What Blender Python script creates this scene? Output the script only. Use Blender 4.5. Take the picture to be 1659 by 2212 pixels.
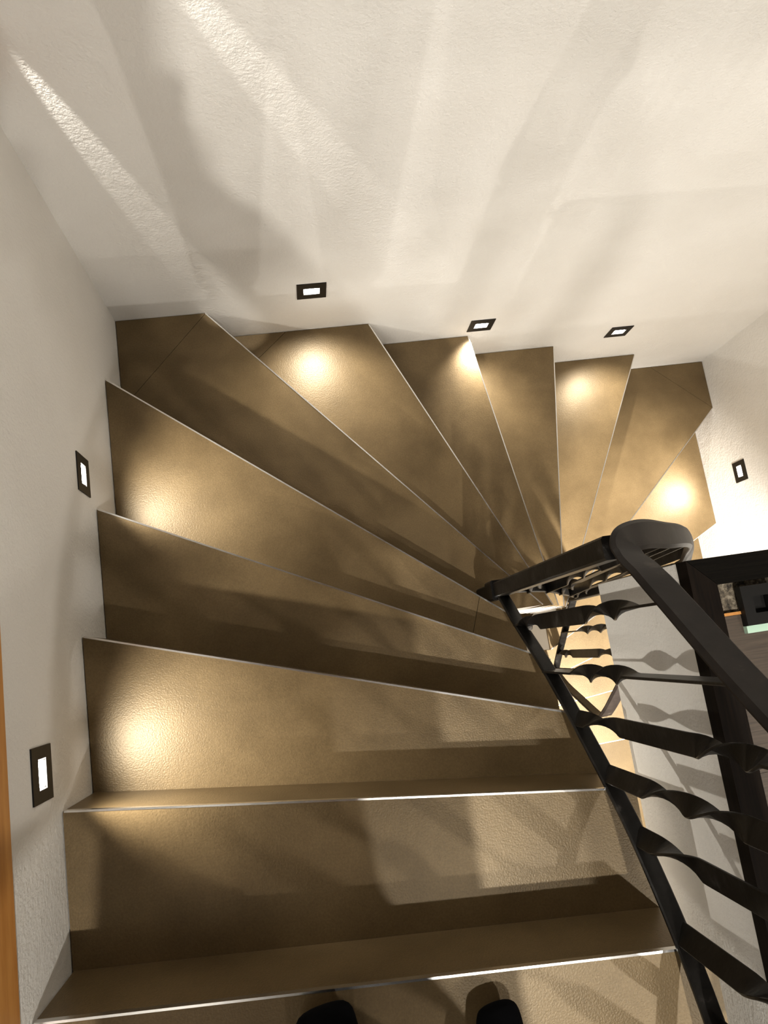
import bpy, bmesh, math, random
from mathutils import Vector, Matrix, Euler
random.seed(7)
sc = bpy.context.scene
for o in list(bpy.data.objects):
    bpy.data.objects.remove(o)
C = sc.collection

# ------------------------------------------------------------------ camera
cd = bpy.data.cameras.new('camera')
cam = bpy.data.objects.new('camera', cd); C.objects.link(cam)
cam.location = (0.4541, -1.0572, 1.1978)
cam.rotation_euler = (math.radians(11.2528), math.radians(-5.3480), math.radians(-8.3250))
cd.sensor_fit = 'AUTO'; cd.sensor_width = 36.0; cd.lens = 1597.07 / 2212 * 36
cd.clip_start = 0.02; cd.clip_end = 60
sc.camera = cam

# ------------------------------------------------------------------ world, exposure
w = bpy.data.worlds.new('world'); sc.world = w; w.use_nodes = True
w.node_tree.nodes['Background'].inputs[0].default_value = (1, 0.93, 0.85, 1)
w.node_tree.nodes['Background'].inputs[1].default_value = 0.02
vs = sc.view_settings
vs.view_transform = 'Standard'; vs.look = 'None'; vs.gamma = 1.0; vs.exposure = 0.0
vs.use_curve_mapping = False

# ------------------------------------------------------------------ lamps of the two floors, and two added streak spots
def lamp(name, kind, loc, watts, col, radius=0.03, target=None, angle=None, blend=0.3):
    l = bpy.data.lights.new(name, kind); l.energy = watts; l.color = col
    l.shadow_soft_size = radius
    if kind == 'SPOT':
        l.spot_size = math.radians(angle); l.spot_blend = blend
    o = bpy.data.objects.new(name, l); C.objects.link(o); o.location = loc
    if target is not None:
        o.rotation_euler = (Vector(target) - Vector(loc)).to_track_quat('-Z', 'Y').to_euler()
    return o
WARM = (1.0, 0.95, 0.87); NEUT = (1.0, 0.95, 0.88)
lamp('landing_lamp', 'SPOT', (0.72, -2.36, 2.42), 235, WARM, 0.018, (0.6, -0.7, -0.6), 95, 0.5)
lamp('landing_lamp', 'SPOT', (0.98, -2.22, 2.42), 75, WARM, 0.018, (0.9, -0.7, -0.6), 95, 0.5)
lamp('landing_lamp', 'SPOT', (2.10, -2.75, 2.30), 115, NEUT, 0.025, (0.2, -0.6, -0.3), 80, 0.6)
lamp('room_lamp', 'SPOT', (0.52, -5.2, 1.98), 135, NEUT, 0.012, (1.2, 0, -0.3), 45, 0.8)
lamp('room_lamp', 'SPOT', (0.05, -5.0, 1.30), 50, NEUT, 0.012, (1.2, 0, -0.3), 45, 0.8)
lamp('hall_lamp', 'SPOT', (1.80, -1.95, -0.46), 850, NEUT, 0.05, (1.64, -1.55, -2.3), 95, 0.5)
lamp('hall_pendant', 'POINT', (1.50, -2.05, -0.85), 36, NEUT, 0.08)
lamp('added_streak_spot', 'SPOT', (0.02, -0.058, 0.86), 110, WARM, 0.003, (0.71, 0.0, -0.40), 6.0, 0.6)  # added out of frame to draw a bright streak; real source unknown
lamp('added_streak_spot', 'SPOT', (0.015, -0.030, 0.38), 55, WARM, 0.003, (0.20, 0.0, -0.40), 7.0, 0.6)  # second added spot, for the streak nearer the left corner

# ------------------------------------------------------------------ materials
def mat(name, build):
    m = bpy.data.materials.new(name); m.use_nodes = True
    nt = m.node_tree; b = nt.nodes['Principled BSDF']
    build(nt, b); return m
def nd(nt, t, **k):
    n = nt.nodes.new(t)
    for a, v in k.items():
        if a in n.inputs: n.inputs[a].default_value = v
        else: setattr(n, a, v)
    return n
def coords(nt, scale=(1, 1, 1)):
    tc = nd(nt, 'ShaderNodeTexCoord'); mp = nd(nt, 'ShaderNodeMapping')
    mp.inputs['Scale'].default_value = scale
    g = nd(nt, 'ShaderNodeNewGeometry')
    nt.links.new(g.outputs['Position'], mp.inputs['Vector'])
    return mp.outputs['Vector']
def noise(nt, vec, scale, detail=4, rough=0.55):
    n = nd(nt, 'ShaderNodeTexNoise'); n.inputs['Scale'].default_value = scale
    n.inputs['Detail'].default_value = detail; n.inputs['Roughness'].default_value = rough
    nt.links.new(vec, n.inputs['Vector']); return n.outputs['Fac']
def ramp(nt, fac, stops):
    r = nd(nt, 'ShaderNodeValToRGB'); e = r.color_ramp.elements
    while len(e) < len(stops): e.new(0.5)
    for k, (p, c) in enumerate(stops):
        e[k].position = p; e[k].color = (*c, 1)
    nt.links.new(fac, r.inputs['Fac']); return r.outputs['Color']
def bump(nt, b, fac, strength, dist):
    u = nd(nt, 'ShaderNodeBump'); u.inputs['Strength'].default_value = strength
    u.inputs['Distance'].default_value = dist
    nt.links.new(fac, u.inputs['Height']); nt.links.new(u.outputs['Normal'], b.inputs['Normal'])
def mix(nt, fac, a, c):
    m = nd(nt, 'ShaderNodeMix', data_type='RGBA')
    if hasattr(fac, 'links'): nt.links.new(fac, m.inputs[0])
    else: m.inputs[0].default_value = fac
    for s, v in ((6, a), (7, c)):
        if isinstance(v, tuple): m.inputs[s].default_value = (*v, 1)
        else: nt.links.new(v, m.inputs[s])
    return m.outputs[2]

def _plaster(nt, b):
    v = coords(nt)
    c = ramp(nt, noise(nt, v, 2.2, 3), [(0.3, (0.66, 0.635, 0.59)), (0.75, (0.74, 0.72, 0.68))])
    spots = ramp(nt, noise(nt, v, 14, 6, 0.7), [(0.70, (0, 0, 0)), (0.80, (1, 1, 1))])
    c = mix(nt, spots, c, (0.55, 0.50, 0.44))
    nt.links.new(c, b.inputs['Base Color']); b.inputs['Roughness'].default_value = 0.75
    a = nd(nt, 'ShaderNodeMath', operation='ADD')
    nt.links.new(noise(nt, v, 130, 3, 0.6), a.inputs[0]); nt.links.new(noise(nt, v, 28, 3, 0.5), a.inputs[1])
    bump(nt, b, a.outputs[0], 0.55, 0.0035)
PLASTER = mat('plaster_white', _plaster)
def _tile(nt, b):
    v = coords(nt)
    big = ramp(nt, noise(nt, v, 5, 5, 0.6), [(0.3, (0.090, 0.060, 0.0275)), (0.72, (0.158, 0.109, 0.053))])
    fine = ramp(nt, noise(nt, v, 260, 2, 0.6), [(0.3, (0.86, 0.86, 0.86)), (0.7, (1.1, 1.1, 1.1))])
    m = nd(nt, 'ShaderNodeMix', data_type='RGBA', blend_type='MULTIPLY'); m.inputs[0].default_value = 1
    nt.links.new(big, m.inputs[6]); nt.links.new(fine, m.inputs[7])
    nt.links.new(m.outputs[2], b.inputs['Base Color'])
    b.inputs['Roughness'].default_value = 0.40; b.inputs['Metallic'].default_value = 0.08
    b.inputs['Specular Tint'].default_value = (1.0, 0.90, 0.72, 1); b.inputs['Specular IOR Level'].default_value = 0.4
    bump(nt, b, noise(nt, v, 330, 2, 0.5), 0.35, 0.0012)
TILE = mat('bronze_tile', _tile)
def _steel(nt, b):
    b.inputs['Base Color'].default_value = (0.78, 0.77, 0.75, 1); b.inputs['Metallic'].default_value = 1
    b.inputs['Roughness'].default_value = 0.24
STEEL = mat('steel_trim', _steel)
def _iron(nt, b):
    v = coords(nt)
    c = ramp(nt, noise(nt, v, 26, 5, 0.65), [(0.42, (0.004, 0.0035, 0.003)), (0.62, (0.010, 0.009, 0.008)), (0.80, (0.06, 0.055, 0.05))])
    nt.links.new(c, b.inputs['Base Color']); b.inputs['Roughness'].default_value = 0.36; b.inputs['Specular IOR Level'].default_value = 0.2
    bump(nt, b, noise(nt, v, 60, 3), 0.25, 0.002)
IRON = mat('black_iron', _iron)
def _rail(nt, b):
    v = coords(nt)
    c = ramp(nt, noise(nt, v, 18, 6, 0.6), [(0.4, (0.007, 0.0048, 0.0038)), (0.60, (0.013, 0.0095, 0.0075)), (0.80, (0.07, 0.06, 0.05))])
    nt.links.new(c, b.inputs['Base Color']); b.inputs['Roughness'].default_value = 0.5; b.inputs['Specular IOR Level'].default_value = 0.2
    bump(nt, b, noise(nt, v, 45, 4), 0.15, 0.002)
RAILM = mat('handrail_brown_iron', _rail)
def _plain(col, rough=0.6, metal=0.0):
    def f(nt, b):
        b.inputs['Base Color'].default_value = (*col, 1); b.inputs['Roughness'].default_value = rough
        b.inputs['Metallic'].default_value = metal
        v = coords(nt); bump(nt, b, noise(nt, v, 120, 2), 0.1, 0.001)
    return f
BLACKM = mat('black_lacquer', _plain((0.005, 0.0045, 0.004), 0.5))
BLACKM.node_tree.nodes['Principled BSDF'].inputs['Specular IOR Level'].default_value = 0.25
REFL = mat('reflector_white', _plain((0.75, 0.75, 0.75), 0.3))
def wood(name, a, c, scale, rough=0.5, spec=0.5):
    def f(nt, b):
        v = coords(nt, scale)
        col = ramp(nt, noise(nt, v, 6, 5, 0.6), [(0.3, a), (0.7, c)])
        nt.links.new(col, b.inputs['Base Color']); b.inputs['Roughness'].default_value = rough; b.inputs['Specular IOR Level'].default_value = spec
        bump(nt, b, noise(nt, v, 14, 3), 0.2, 0.001)
    return mat(name, f)
PINE = wood('pine', (0.42, 0.17, 0.035), (0.58, 0.28, 0.075), (9, 1, 9))
DARKW = wood('dark_stained_wood', (0.0025, 0.0016, 0.001), (0.0085, 0.0052, 0.003), (30, 1.5, 30), 0.7, 0.08)
DARKWX = wood('dark_ribbed_wood', (0.001, 0.0008, 0.0006), (0.005, 0.004, 0.0025), (1, 60, 30), 0.7, 0.06)
LAMI = wood('brown_laminate', (0.035, 0.024, 0.016), (0.075, 0.054, 0.036), (2, 45, 30), 0.55)
DARKCL = wood('brown_ceiling_wood', (0.10, 0.055, 0.025), (0.16, 0.09, 0.04), (9, 1, 9))
def _screed(nt, b):
    v = coords(nt)
    c = ramp(nt, noise(nt, v, 95, 5, 0.75), [(0.38, (0.02, 0.016, 0.012)), (0.55, (0.16, 0.13, 0.09)), (0.75, (0.42, 0.37, 0.28))])
    nt.links.new(c, b.inputs['Base Color']); b.inputs['Roughness'].default_value = 0.9
    bump(nt, b, noise(nt, v, 95, 5, 0.75), 1.0, 0.006)
SCREED = mat('rough_screed', _screed)
def _led(nt, b):
    b.inputs['Base Color'].default_value = (1, 1, 1, 1)
    b.inputs['Emission Color'].default_value = (1.0, 0.98, 0.95, 1); b.inputs['Emission Strength'].default_value = 30
LED = mat('led_lens', _led)
TAPE = mat('pale_green_tape', _plain((0.42, 0.60, 0.47), 0.5))
SOCK = mat('black_sock', _plain((0.0025, 0.0025, 0.003), 1.0))
SOCK.node_tree.nodes['Principled BSDF'].inputs['Specular IOR Level'].default_value = 0.05
TROUS = mat('dark_trousers', _plain((0.02, 0.022, 0.03), 0.9))
SWEAT = mat('dark_sweater', _plain((0.05, 0.045, 0.045), 0.9))
SKIN = mat('skin', _plain((0.55, 0.33, 0.23), 0.55))
HAIR = mat('hair', _plain((0.03, 0.02, 0.014), 0.6))
PHONE = mat('phone_black', _plain((0.01, 0.01, 0.012), 0.2))

# ------------------------------------------------------------------ helpers
def link(name, me, m, parent=None):
    me.materials.clear(); me.materials.append(m)
    o = bpy.data.objects.new(name, me); C.objects.link(o)
    if parent is not None: o.parent = parent
    return o
def pd(name, vs_, fs, m, parent=None, smooth=False):
    me = bpy.data.meshes.new(name); me.from_pydata([tuple(v) for v in vs_], [], fs)
    bm = bmesh.new(); bm.from_mesh(me); bmesh.ops.recalc_face_normals(bm, faces=bm.faces); bm.to_mesh(me); bm.free()
    if smooth:
        for p in me.polygons: p.use_smooth = True
    return link(name, me, m, parent)
def prism(name, poly, z0, z1, m, parent=None):
    n = len(poly)
    v = [(x, y, z0) for x, y in poly] + [(x, y, z1) for x, y in poly]
    f = [tuple(range(n)), tuple(range(n, 2 * n))] + [(k, (k + 1) % n, n + (k + 1) % n, n + k) for k in range(n)]
    return pd(name, v, f, m, parent)
def box(name, a, b, m, parent=None):
    return prism(name, [(a[0], a[1]), (b[0], a[1]), (b[0], b[1]), (a[0], b[1])], a[2], b[2], m, parent)
def empty(name, loc=(0, 0, 0)):
    o = bpy.data.objects.new(name, None); C.objects.link(o); o.location = loc; o.empty_display_size = 0.1; return o
def tag(o, label=None, cat=None, group=None, kind=None):
    if label: o['label'] = label
    if cat: o['category'] = cat
    if group: o['group'] = group
    if kind: o['kind'] = kind
    return o
def struct(o, label):
    return tag(o, label, 'setting', kind='structure')
def sweep(name, pts, sides, wd, th, m, parent=None, rnd=0.25):
    """bar of width wd (along side vector) and thickness th swept along pts, rounded corners"""
    sec = []
    a, b = wd / 2, th / 2; r = min(a, b) * 2 * rnd
    for sx, sy in ((1, 1), (-1, 1), (-1, -1), (1, -1)):
        c1 = (sx * a, sy * (b - r)); c2 = (sx * (a - r), sy * b)
        sec += [c1, c2] if sx * sy > 0 else [c2, c1]
    n = len(sec); V = []; F = []
    P = [Vector(p) for p in pts]
    for k, p in enumerate(P):
        t = (P[min(k + 1, len(P) - 1)] - P[max(k - 1, 0)]).normalized()
        s = Vector(sides[k]); s = (s - t * s.dot(t)).normalized(); u = t.cross(s)
        for q in sec: V.append(p + s * q[0] + u * q[1])
    for k in range(len(P) - 1):
        for j in range(n):
            F.append((k * n + j, k * n + (j + 1) % n, (k + 1) * n + (j + 1) % n, (k + 1) * n + j))
    F.append(tuple(range(n))); F.append(tuple(range((len(P) - 1) * n, len(P) * n)))
    o = pd(name, V, F, m, parent, True); o.data.set_sharp_from_angle(angle=math.radians(24)); return o
def spline(pts, n):
    P = [Vector(p) for p in pts]; out = []
    for k in range(len(P) - 1):
        p0, p1, p2, p3 = P[max(k - 1, 0)], P[k], P[k + 1], P[min(k + 2, len(P) - 1)]
        for j in range(n):
            t = j / n
            out.append(0.5 * ((2 * p1) + (p2 - p0) * t + (2 * p0 - 5 * p1 + 4 * p2 - p3) * t * t + (3 * p1 - p0 - 3 * p2 + p3) * t ** 3))
    out.append(P[-1]); return out

H = 0.18; W = 2.352; S = 1.006; XR = 1.472; FL = -16 * H
CEIL = 2.62; YB = -6.6

# ------------------------------------------------------------------ setting
wb = struct(box('wall_back', (-0.2, 0, FL - 0.1), (W + 0.2, 0.2, CEIL), PLASTER), 'white plastered wall with three recessed step lights, along the winding treads')
wl = struct(box('wall_left', (-0.2, YB, FL - 0.1), (0, 0, CEIL), PLASTER), 'white plastered wall with two recessed step lights and a pine board')
wr = struct(box('wall_right', (W, YB, FL - 0.1), (W + 0.2, 0, CEIL), PLASTER), 'white plastered wall with one step light, beyond the lowest visible treads')
struct(box('wall_rear', (-0.2, YB - 0.2, FL - 0.1), (W + 0.2, YB, CEIL), PINE), 'wood-clad wall of the room behind the stair head')
struct(box('ceiling', (-0.2, YB, CEIL), (W + 0.2, 0.2, CEIL + 0.1), DARKCL), 'dark wooden ceiling above the stairwell')
struct(box('floor_lower', (-0.2, YB, FL - 0.1), (W + 0.2, 0, FL), TILE), 'tiled floor at the foot of the stairs')
SX, SY = 1.10, -0.987        # landing slab corner at the stairwell
YT = -1.95                   # rear end of the top tread and of the slot beside it
fl = prism('floor', [(SX, SY), (W, SY), (W, YB), (0, YB), (0, YT), (SX, YT)], -0.40, -0.036, PLASTER)
struct(fl, 'landing floor slab with a bare white plastered edge beside the railing')
# laminate planks on the landing, grain running across
def plank(x0, x1, y0, y1):
    return box('plank', (x0 + 0.0006, y0 + 0.0006, -0.036), (x1, y1, -0.006), LAMI, fl)
y = -1.088; row = 0
while y > YB + 0.02:
    y2 = max(y - 0.128, YB)
    x0 = (SX + 0.046) if y2 > YT else 0.001
    cut = 1.62 + 0.23 * (row % 3)
    plank(x0, cut, y2, y); plank(cut, W, y2, y)
    y = y2; row += 1
box('screed_strip', (SX + 0.046, -1.082, -0.036), (W, -1.033, -0.012), SCREED, fl)['label'] = 'strip of rough bare screed'
box('wood_strip', (SX + 0.046, -1.0875, -0.036), (1.185, -1.0825, -0.003), PINE, fl)['label'] = 'orange wooden edge strip'
# mitred dark edging boards round the opening
BW = 0.046
t1 = prism('trim_1', [(SX - 0.001, SY + 0.001), (SX + BW, SY - BW), (SX + BW, YT), (SX - 0.001, YT)], -0.036, 0.0, DARKW)
struct(t1, 'dark stained wooden edging board along the landing edge behind the railing')
t2 = prism('trim_2', [(SX, SY + 0.001), (W, SY + 0.001), (W, SY - BW), (SX + BW + 0.001, SY - BW)], -0.036, 0.0, DARKWX)
struct(t2, 'black ribbed edging board along the landing edge facing the long wall')
bl = box('baseboard_left', (0.0, YB, 0.045), (0.004, -0.002, 0.15), PINE)
struct(bl, 'orange pine board along the white wall beside the top step')

# ------------------------------------------------------------------ staircase
N = {0: ((0, -1.50), (S, -1.578)), 1: ((0, -1.249), (S, -1.373)), 2: ((0, -0.947), (S, -1.256)), 3: ((0, -0.646), (S, -1.140)),
     4: ((0, -0.255), (S, -1.040)), 5: ((0.26, 0), (1.127, -1.0)), 6: ((0.77, 0), (1.217, -1.0)), 7: ((1.148, 0), (1.296, -1.0)),
     8: ((1.531, 0), (1.377, -1.0)), 9: ((1.948, 0), (1.447, -1.0)), 10: ((W, -0.219), (XR, -1.040)), 11: ((W, -0.716), (XR, -1.165)),
     12: ((W, -1.05), (XR, -1.306)), 13: ((W, -1.36), (XR, -1.45)), 14: ((W, -1.66), (XR, -1.68)), 15: ((W, -1.94), (XR, -1.94))}
stair = tag(empty('winding_staircase', (0, 0, 0)), 'winding staircase clad in bronze-brown tiles with thin steel nosings', 'staircase')
def poly_of(k, back):
    """plan of tread k, between nosing k-1 (moved back under the riser by `back`) and nosing k"""
    if k == 0: a, b = (0, YT), (S, YT)
    else:
        a, b = Vector(N[k - 1][0]), Vector(N[k - 1][1])
    c, d = N[k][1], N[k][0]
    p = [tuple(a), tuple(b)]
    if k == 5: p += [(S, -1.0)]
    if k == 10: p += [(XR, -1.0)]
    p += [c, d]
    if k == 5: p += [(0, 0)]
    if k == 10: p += [(W, 0)]
    for pt, nn in (((INS, 0), (1, 0)), ((W - INS, 0), (-1, 0)), ((0, -INS), (0, -1))):
        p = clip(p, pt, nn)
    return p
INS = 0.002
def clip(poly, p, n):
    """keep the side of the line through p where (q-p).n >= 0"""
    out = []; p = Vector(p); n = Vector(n)
    for i, q in enumerate(poly):
        q = Vector(q); r = Vector(poly[(i + 1) % len(poly)])
        dq, dr = (q - p).dot(n), (r - p).dot(n)
        if dq >= 0: out.append(tuple(q))
        if dq * dr < 0: out.append(tuple(q + (r - q) * (dq / (dq - dr))))
    return out
JOINT = {5: ((0.012, -0.262), (0.262, -0.004), 1), 6: ((0.36, -0.118), (0.50, 0.0), 1), 10: ((2.10, 0.0), (2.352, -0.222), 1),
         4: ((0.905, -0.96), (0.865, -1.07), -1)}
for k in range(16):
    z = -k * H
    po = poly_of(k, 0)
    body = prism('step_body', po, z - 0.30 if k < 15 else FL, z - 0.014, PLASTER, stair)
    body['label'] = 'white plastered concrete step core'
    parts = [po]
    if k in JOINT:
        a, b, sgn = JOINT[k]; d = Vector(b) - Vector(a); n = Vector((-d.y, d.x)).normalized()
        A = clip(po, Vector(a) + n * 0.0006, n); B = clip(po, Vector(a) - n * 0.0006, -n)
        parts = sorted((A, B), key=lambda q: -abs(sum(q[i][0] * q[(i + 1) % len(q)][1] - q[(i + 1) % len(q)][0] * q[i][1] for i in range(len(q)))))
    tr = prism('tread', parts[0], z - 0.0138, z, TILE, stair)
    for extra in parts[1:]:
        prism('corner_tile', extra, z - 0.0138, z - 0.0002, TILE, tr)
    # nosing profile and riser along the front edge
    a, b = Vector(N[k][0]), Vector(N[k][1]); t = (b - a).normalized(); a = a + t * 0.004
    f = Vector((-t.y, t.x))
    if f.dot(Vector((1, 1)) if k < 9 else Vector((1, -1))) < 0: f = -f
    if k >= 10 and f.y > 0: f = -f
    q = [a - f * 0.0008, b - f * 0.0008, b + f * 0.0027, a + f * 0.0027]
    prism('nosing', [tuple(v) for v in q], z - 0.011, z + 0.0006, STEEL, tr)['label'] = 'thin shiny steel nosing strip'
    q = [a, b, b + f * 0.0022, a + f * 0.0022]
    prism('riser', [tuple(v) for v in q], z - H + 0.0008, z - 0.0112, TILE, stair)

# ------------------------------------------------------------------ recessed step lights
def ring(name, o, i, d0, d1, m, parent):
    """square frame in the local xz plane, from depth d0 to d1 (local y)"""
    def sq(x0, x1, z0, z1, y): return [(x0, y, z0), (x1, y, z0), (x1, y, z1), (x0, y, z1)]
    v = sq(-o, o, -o, o, d1) + sq(i[0], i[1], i[2], i[3], d1) + sq(-o, o, -o, o, d0) + sq(i[0], i[1], i[2], i[3], d0)
    F = []
    for k in range(4):
        j = (k + 1) % 4
        F += [(k, j, 4 + j, 4 + k), (8 + k, 8 + j, 12 + j, 12 + k), (k, j, 8 + j, 8 + k), (4 + k, 4 + j, 12 + j, 12 + k)]
    return pd(name, v, F, m, parent)
def step_light(loc, rz, label, watts):
    """local +y points into the wall, -y into the stairwell"""
    r = empty('step_light', loc); r.rotation_euler = (0, 0, rz)
    tag(r, label, 'step light', 'recessed square step lights')
    ring('face_plate', 0.0435, (-0.024, 0.024, -0.018, 0.017), 0.0, -0.0026, BLACKM, r)
    v = [(-0.024, -0.0025, -0.018), (0.024, -0.0025, -0.018), (0.024, -0.0025, 0.017), (-0.024, -0.0025, 0.017),
         (-0.022, -0.0006, -0.0165), (0.022, -0.0006, -0.0165), (0.022, -0.0006, 0.0155), (-0.022, -0.0006, 0.0155)]
    pd('reflector', v, [(0, 1, 5, 4), (1, 2, 6, 5), (2, 3, 7, 6), (3, 0, 4, 7), (4, 5, 6, 7)], REFL, r)['label'] = 'white reflector pocket'
    e = pd('led_lens', [(-0.019, -0.0012, -0.013), (0.019, -0.0012, -0.013), (0.019, -0.0020, 0.012), (-0.019, -0.0020, 0.012),
                        (-0.019, -0.0007, -0.013), (0.019, -0.0007, -0.013), (0.019, -0.0007, 0.012), (-0.019, -0.0007, 0.012)],
           [(0, 1, 2, 3), (4, 5, 6, 7), (0, 1, 5, 4), (1, 2, 6, 5), (2, 3, 7, 6), (3, 0, 4, 7)], LED, r)
    e['label'] = 'glowing white light source'
    l = bpy.data.lights.new('step_light_beam', 'SPOT'); l.energy = watts; l.color = (1.0, 0.95, 0.86)
    l.spot_size = math.radians(112); l.spot_blend = 1.0; l.shadow_soft_size = 0.008
    o = bpy.data.objects.new('beam', l); C.objects.link(o); o.parent = r; o.location = (0, -0.014, -0.004)
    o.rotation_euler = Vector((0, -0.86, -0.62)).to_track_quat('-Z', 'Y').to_euler()
    return r
E1 = 21.0
step_light((0.583, 0, -0.823), 0, 'square black step light in the long wall, nearest the left corner', E1)
step_light((1.180, 0, -1.180), 0, 'square black step light in the long wall, middle of three', E1)
step_light((1.767, 0, -1.360), 0, 'square black step light in the long wall, nearest the right corner', E1)
step_light((0, -0.585, -0.452), math.pi / 2, 'square black step light in the left wall, farther from the top step', E1)
step_light((0, -1.174, -0.096), math.pi / 2, 'square black step light in the left wall, nearer the top step and pine board', E1)
step_light((W, -0.538, -1.714), -math.pi / 2, 'square black step light alone in the right wall', E1)

# ------------------------------------------------------------------ wrought iron railing
rail = tag(empty('stair_railing', (0.965, -1.3, 0)), 'black wrought-iron stair railing with twisted flat bars and brown flat handrail', 'railing')
def rp(o):
    o.matrix_parent_inverse = Matrix.Translation(-Vector(rail.location)); return o
RX = 0.957; LX = 1.515
up_low = [(RX, -0.952, -0.725), (RX, -1.0, -0.665), (RX, -1.051, -0.595), (RX, -1.159, -0.430), (RX, -1.25, -0.312), (RX, -1.341, -0.205),
          (RX, -1.429, -0.112), (RX, -1.55, -0.017), (RX, -1.66, 0.045), (RX, -1.80, 0.10), (RX, -1.94, 0.12)]
up_low = [(x_, y_ + 0.003, z_ + 0.022) for x_, y_, z_ in up_low]
q = spline(up_low, 5)
rp(sweep('bottom_rail', q, [(1, 0, 0)] * len(q), 0.030, 0.010, IRON, rail))
def interp(path, ax, val):
    for a, b in zip(path, path[1:]):
        lo, hi = sorted((a[ax], b[ax]))
        if lo <= val <= hi and hi > lo:
            t = (val - a[ax]) / (b[ax] - a[ax]); return Vector(a) + (Vector(b) - Vector(a)) * t
    return Vector(path[-1])
hand = [(RX, -1.94, 0.93), (RX, -1.80, 0.91), (RX, -1.66, 0.85), (RX, -1.55, 0.775), (RX, -1.429, 0.66), (RX, -1.341, 0.565), (RX, -1.25, 0.450), (RX, -1.152, 0.318),
        (RX, -1.054, 0.197), (RX, -1.005, 0.135), (0.961, -0.971, 0.088), (0.977, -0.943, 0.050), (1.040, -0.930, -0.010), (1.15, -0.924, -0.145),
        (1.27, -0.911, -0.32), (1.37, -0.902, -0.48), (1.437, -0.903, -0.60), (1.478, -0.930, -0.695), (1.49, -0.965, -0.785),
        (1.50, -1.08, -0.99), (1.51, -1.20, -1.205), (LX, -1.304, -1.395), (LX, -1.38, -1.525), (LX, -1.418, -1.60)]
hand = [(x_, y_, z_ + (0.016 if k < 10 else 0.004)) for k, (x_, y_, z_) in enumerate(hand)]
hq = spline(hand, 10)
sd = []
for k in range(len(hq)):
    t = hq[min(k + 1, len(hq) - 1)] - hq[max(k - 1, 0)]
    sd.append((t.y, -t.x, 0))
rp(sweep('handrail', hq, sd, 0.052, 0.016, RAILM, rail, 0.4))['label'] = 'worn dark brown flat handrail with a tight bend at the turn'
# turn and lower flight bottom rails, end bar
turn_low = [(RX, -0.950, -0.705), (1.06, -0.948, -0.825), (1.18, -0.95, -0.99), (1.30, -0.955, -1.215), (1.42, -0.958, -1.46), (LX, -0.962, -1.665)]
q = spline(turn_low, 4); rp(sweep('bottom_rail', q, [(0, 1, 0)] * len(q), 0.026, 0.010, IRON, rail))
low_low = [(LX, -0.966, -1.694), (LX, -1.10, -1.885), (LX, -1.246, -2.075), (LX, -1.32, -2.135)]
q = spline(low_low, 4); rp(sweep('bottom_rail', q, [(1, 0, 0)] * len(q), 0.030, 0.010, IRON, rail))
end = [(LX, -1.418, -1.60), (LX, -1.428, -1.64), (LX, -1.422, -1.69), (LX, -1.38, -1.82), (LX, -1.32, -2.0), (LX, -1.262, -2.11)]
q = spline(end, 4); rp(sweep('end_bar', q, [(1, 0, 0)] * len(q), 0.036, 0.010, IRON, rail))
# newel posts with collars
def newel(x, yb, zb, yt, zt):
    o = sweep('newel_post', [(x, yb, zb), (x, yt, zt)], [(1, 0, 0)] * 2, 0.034, 0.040, IRON, rail, 0.12); rp(o); return o
n1 = newel(RX, -0.950, -0.8985, -0.950, 0.045)
n2 = newel(LX, -0.962, -1.7985, -0.958, -0.83)
for nn, zc, yy in ((n1, -0.735, -0.950),):
    c = sweep('collar', [(RX, yy, zc - 0.035), (RX, yy, zc + 0.03)], [(1, 0, 0)] * 2, 0.044, 0.052, IRON, nn, 0.1)
    c.matrix_parent_inverse = Matrix.Identity(4)
def baluster(p, q, keys, base_side=(1, 0, 0)):
    p, q = Vector(p), Vector(q); t = (q - p).normalized()
    s = Vector(base_side); s = (s - t * s.dot(t)).normalized(); u = t.cross(s)
    n = 72; P = []; SD = []
    for k in range(n + 1):
        f = k / n
        for (f0, a0), (f1, a1) in zip(keys, keys[1:]):
            if f0 <= f <= f1:
                g = (f - f0) / (f1 - f0) if f1 > f0 else 0
                a = -math.radians(a0 + (a1 - a0) * g); break
        P.append(p + (q - p) * f); SD.append(s * math.cos(a) + u * math.sin(a))
    return rp(sweep('baluster', P, SD, 0.034, 0.0045, IRON, rail, 0.2))
KA = [(0, 0), (0.05, 0), (0.20, 270), (0.56, 270), (0.82, 540), (1, 540)]
KB = [(0, 0), (0.24, 0), (0.56, 360), (1, 360)]
KC = [(0, 130), (0.08, 130), (0.28, 270), (0.62, 270), (0.86, 540), (1, 540)]
KD = [(0, 130), (0.22, 130), (0.62, 490), (1, 490)]
for y, keys in ((-1.051, KA), (-1.159, KB), (-1.25, KC), (-1.341, KD), (-1.429, KC), (-1.55, KD), (-1.66, KC), (-1.76, KD), (-1.86, KC)):
    a = interp(up_low, 1, y + 0.003); b = interp(hand[:10], 1, y)
    baluster(a, b - Vector((0, 0, 0.004)), keys)
for xx, keys in ((1.07, KA), (1.17, KB), (1.275, KA), (1.385, KB), (1.46, KA)):
    a = interp(turn_low, 0, xx); b = interp(hand[10:20], 0, xx)
    baluster(a, b - Vector((0, 0, 0.004)), keys, (0, 1, 0))
for yy, keys in ((-1.10, KB), (-1.19, KA), (-1.264, [(0, 60), (1, 60)])):
    a = interp(low_low, 1, yy); b = interp(hand[18:], 1, yy)
    baluster(a, b - Vector((0, 0, 0.004)), keys)

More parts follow.
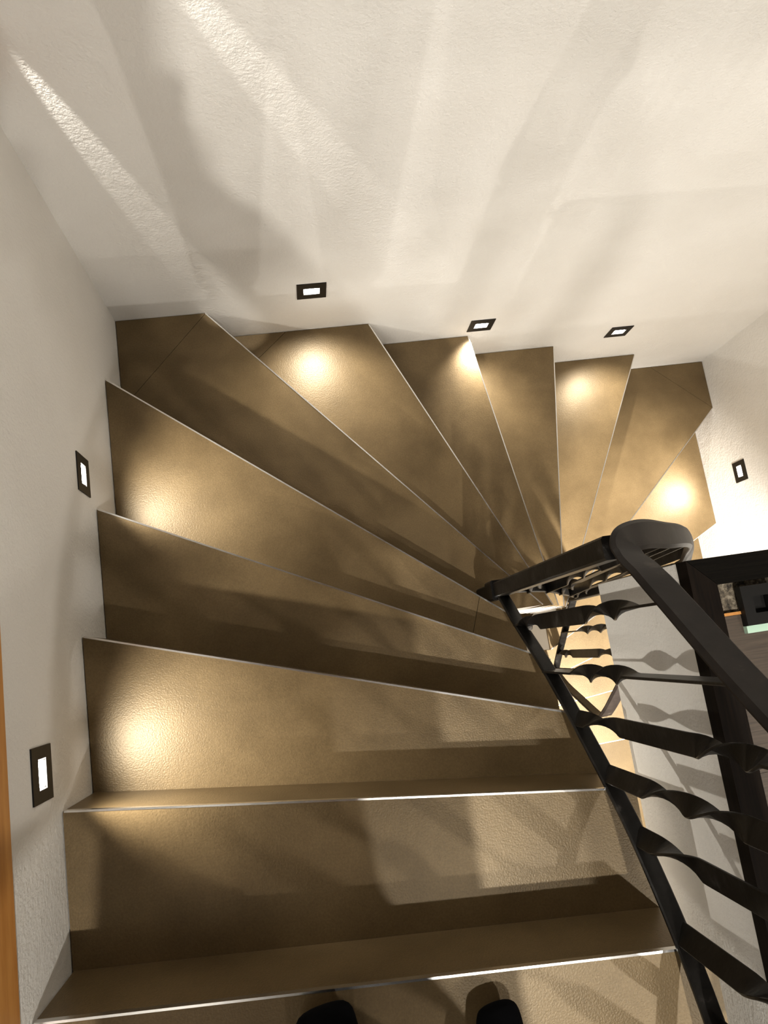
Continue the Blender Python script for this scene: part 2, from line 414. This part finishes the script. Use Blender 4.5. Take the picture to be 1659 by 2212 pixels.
# ------------------------------------------------------------------ cut-off post on the landing
ps = tag(empty('post_stub', (1.211, -1.075, -0.006)), 'hollow black square post stub on the landing beside the mitred edging boards', 'post stub')
o_, i_ = 0.033, 0.014
v = []
for zz, r_ in ((-0.006, o_), (0.010, o_), (0.010, i_), (-0.004, i_)):
    v += [(-r_, -r_, zz + 0.006), (r_, -r_, zz + 0.006), (r_, r_, zz + 0.006), (-r_, r_, zz + 0.006)]
F = []
for l in range(3):
    for k in range(4):
        j = (k + 1) % 4; F.append((l * 4 + k, l * 4 + j, l * 4 + 4 + j, l * 4 + 4 + k))
F.append((12, 13, 14, 15)); F.append((0, 1, 2, 3))
pd('tube', v, F, BLACKM, ps)
box('tape', (-0.033, -0.0455, 0.0), (0.033, -0.0335, 0.010), TAPE, ps)['label'] = 'pale green strip on its side'

# ------------------------------------------------------------------ the person taking the picture
person = tag(empty('person', (0.52, -1.72, 0.004)), 'person in black socks standing on the top step, holding a phone', 'person')
def skin(name, verts, edges, m, root=0, sub=2, parent=person):
    me = bpy.data.meshes.new(name); me.from_pydata([v[:3] for v in verts], edges, [])
    o = link(name, me, m, parent); o.matrix_parent_inverse = Matrix.Translation((-0.52, 1.72, 0.004))
    md = o.modifiers.new('skin', 'SKIN'); md.use_smooth_shade = True
    for k, sv in enumerate(me.skin_vertices[0].data):
        r = verts[k][3]; sv.radius = r if isinstance(r, tuple) else (r, r); sv.use_root = (k == root)
    s = o.modifiers.new('sub', 'SUBSURF'); s.levels = sub; s.render_levels = sub
    dg = bpy.context.evaluated_depsgraph_get()
    me2 = bpy.data.meshes.new_from_object(o.evaluated_get(dg)); o.modifiers.clear(); o.data = me2
    me2.name = name
    if not me2.materials: me2.materials.append(m)
    return o
cam_m = cam.rotation_euler.to_matrix(); FW = -cam_m.col[2]; UP = cam_m.col[1].copy(); RT = cam_m.col[0].copy(); FW = Vector(FW)
pc = Vector(cam.location) - FW * 0.011 - UP * 0.052 + RT * 0.022       # phone centre
# body: pelvis, torso, neck, head, arms, legs in one surface
hl = pc - RT * 0.045 - UP * 0.075 - FW * 0.012; hr = pc + RT * 0.045 - UP * 0.075 - FW * 0.012
V = [(0.52, -1.80, 0.93, (0.15, 0.10)), (0.52, -1.79, 1.10, (0.13, 0.095)), (0.52, -1.78, 1.28, (0.155, 0.11)), (0.52, -1.76, 1.43, (0.12, 0.08)),
     (0.52, -1.73, 1.50, 0.052), (0.52, -1.69, 1.58, 0.075), (0.52, -1.67, 1.67, 0.088), (0.52, -1.67, 1.74, 0.06),
     (0.34, -1.77, 1.40, 0.06), (0.27, -1.66, 1.16, 0.046), (hl.x - 0.02, hl.y - 0.07, hl.z - 0.03, 0.028),
     (0.70, -1.77, 1.40, 0.06), (0.77, -1.66, 1.16, 0.046), (hr.x + 0.02, hr.y - 0.07, hr.z - 0.03, 0.028),
     (0.43, -1.79, 0.84, 0.085), (0.42, -1.74, 0.48, 0.058), (0.405, -1.74, 0.09, 0.038),
     (0.61, -1.80, 0.84, 0.085), (0.63, -1.77, 0.48, 0.058), (0.645, -1.78, 0.09, 0.038)]
Ed = [(0, 1), (1, 2), (2, 3), (3, 4), (4, 5), (5, 6), (6, 7), (3, 8), (8, 9), (9, 10), (3, 11), (11, 12), (12, 13), (0, 14), (14, 15), (15, 16), (0, 17), (17, 18), (18, 19)]
skin('body', V, Ed, SKIN)
# clothing a little outside the body
def grow(ids, d, rename={}):
    out = []
    for i in ids:
        r = V[i][3]; r = (r[0] + d, r[1] + d) if isinstance(r, tuple) else r + d
        out.append((*V[i][:3], r))
    return out
ids = [0, 1, 2, 3, 8, 9, 10, 11, 12, 13]; mp_ = {i: k for k, i in enumerate(ids)}
ee = [(mp_[a], mp_[b]) for a, b in Ed if a in mp_ and b in mp_]
sv_ = grow(ids, 0.014); sv_[mp_[10]] = (*[V[9][k] + (V[10][k] - V[9][k]) * 0.86 for k in range(3)], 0.04); sv_[mp_[13]] = (*[V[12][k] + (V[13][k] - V[12][k]) * 0.86 for k in range(3)], 0.04)
skin('sweater', sv_, ee, SWEAT)
ids = [0, 14, 15, 16, 17, 18, 19]; mp_ = {i: k for k, i in enumerate(ids)}
ee = [(mp_[a], mp_[b]) for a, b in Ed if a in mp_ and b in mp_]
tv = grow(ids, 0.02); tv[mp_[16]] = (0.405, -1.74, 0.12, 0.06); tv[mp_[19]] = (0.645, -1.78, 0.12, 0.06)
skin('trousers', tv, ee, TROUS)
for nm, A_, M_, T_, wd in (('sock', (0.402, -1.740), (0.405, -1.615), (0.408, -1.546), 0.056), ('sock', (0.645, -1.785), (0.648, -1.655), (0.652, -1.588), 0.042)):
    so = skin(nm, [(A_[0], A_[1], 0.15, 0.042), (A_[0], A_[1], 0.06, 0.046), (A_[0], A_[1] - 0.045, 0.036, 0.033), (M_[0], M_[1], 0.040, (wd, 0.034)), (T_[0], T_[1], 0.028, (wd * 0.86, 0.024)), (T_[0] - 0.002, T_[1] + 0.012, 0.026, (wd * 0.6, 0.018))],
         [(0, 1), (1, 2), (1, 3), (3, 4), (4, 5)], SOCK, root=1)
    for vv in so.data.vertices: vv.co.z = max(vv.co.z, -0.005)
skin('hair', [(0.52, -1.69, 1.70, 0.092), (0.52, -1.705, 1.62, 0.08), (0.52, -1.68, 1.75, 0.068)], [(0, 1), (0, 2)], HAIR)
for k_, (h_, sg) in enumerate(((hl, -1), (hr, 1))):
    wrist = Vector((h_.x + sg * 0.02, h_.y - 0.07, h_.z - 0.03))
    base = h_ + RT * (sg * 0.012) - UP * 0.02 + FW * -0.006
    hv = [(*wrist, 0.026), (*((wrist + base) / 2), (0.03, 0.018)), (*base, (0.034, 0.016))]
    he = [(0, 1), (1, 2)]
    for j, ln in enumerate((0.070, 0.078, 0.074, 0.058)):
        r0 = base + UP * (0.016 * (j - 0.5)) + RT * (sg * 0.010) + FW * 0.006
        r1 = r0 + FW * 0.022 + RT * (sg * 0.004)
        r2 = r1 + FW * 0.004 - RT * (sg * ln * 0.35)
        i0 = len(hv)
        hv += [(*r0, 0.009), (*r1, 0.0085), (*(r2 - FW * 0.010), 0.0075)]
        he += [(2, i0), (i0, i0 + 1), (i0 + 1, i0 + 2)]
    i0 = len(hv)
    th0 = (wrist + base) / 2 - RT * (sg * 0.016) - FW * 0.012
    hv += [(*th0, 0.012), (*(th0 + UP * 0.035 - RT * (sg * 0.010) - FW * 0.004), 0.010), (*(th0 + UP * 0.060 - RT * (sg * 0.016) + FW * 0.004), 0.008)]
    he += [(1, i0), (i0, i0 + 1), (i0 + 1, i0 + 2)]
    skin('hand', hv, he, SKIN, root=1)
# the phone, its camera where the picture is taken from
bm = bmesh.new(); bmesh.ops.create_cube(bm, size=1)
bmesh.ops.scale(bm, vec=(0.074, 0.152, 0.008), verts=bm.verts)
bmesh.ops.bevel(bm, geom=[e for e in bm.edges if abs((e.verts[0].co - e.verts[1].co).z) > 0.004], offset=0.011, segments=4, affect='EDGES')
me = bpy.data.meshes.new('phone'); bm.to_mesh(me); bm.free()
ph = link('phone', me, PHONE); ph.location = pc; ph.rotation_euler = cam.rotation_euler
tag(ph, 'flat black phone held out over the stairs by the person', 'phone')
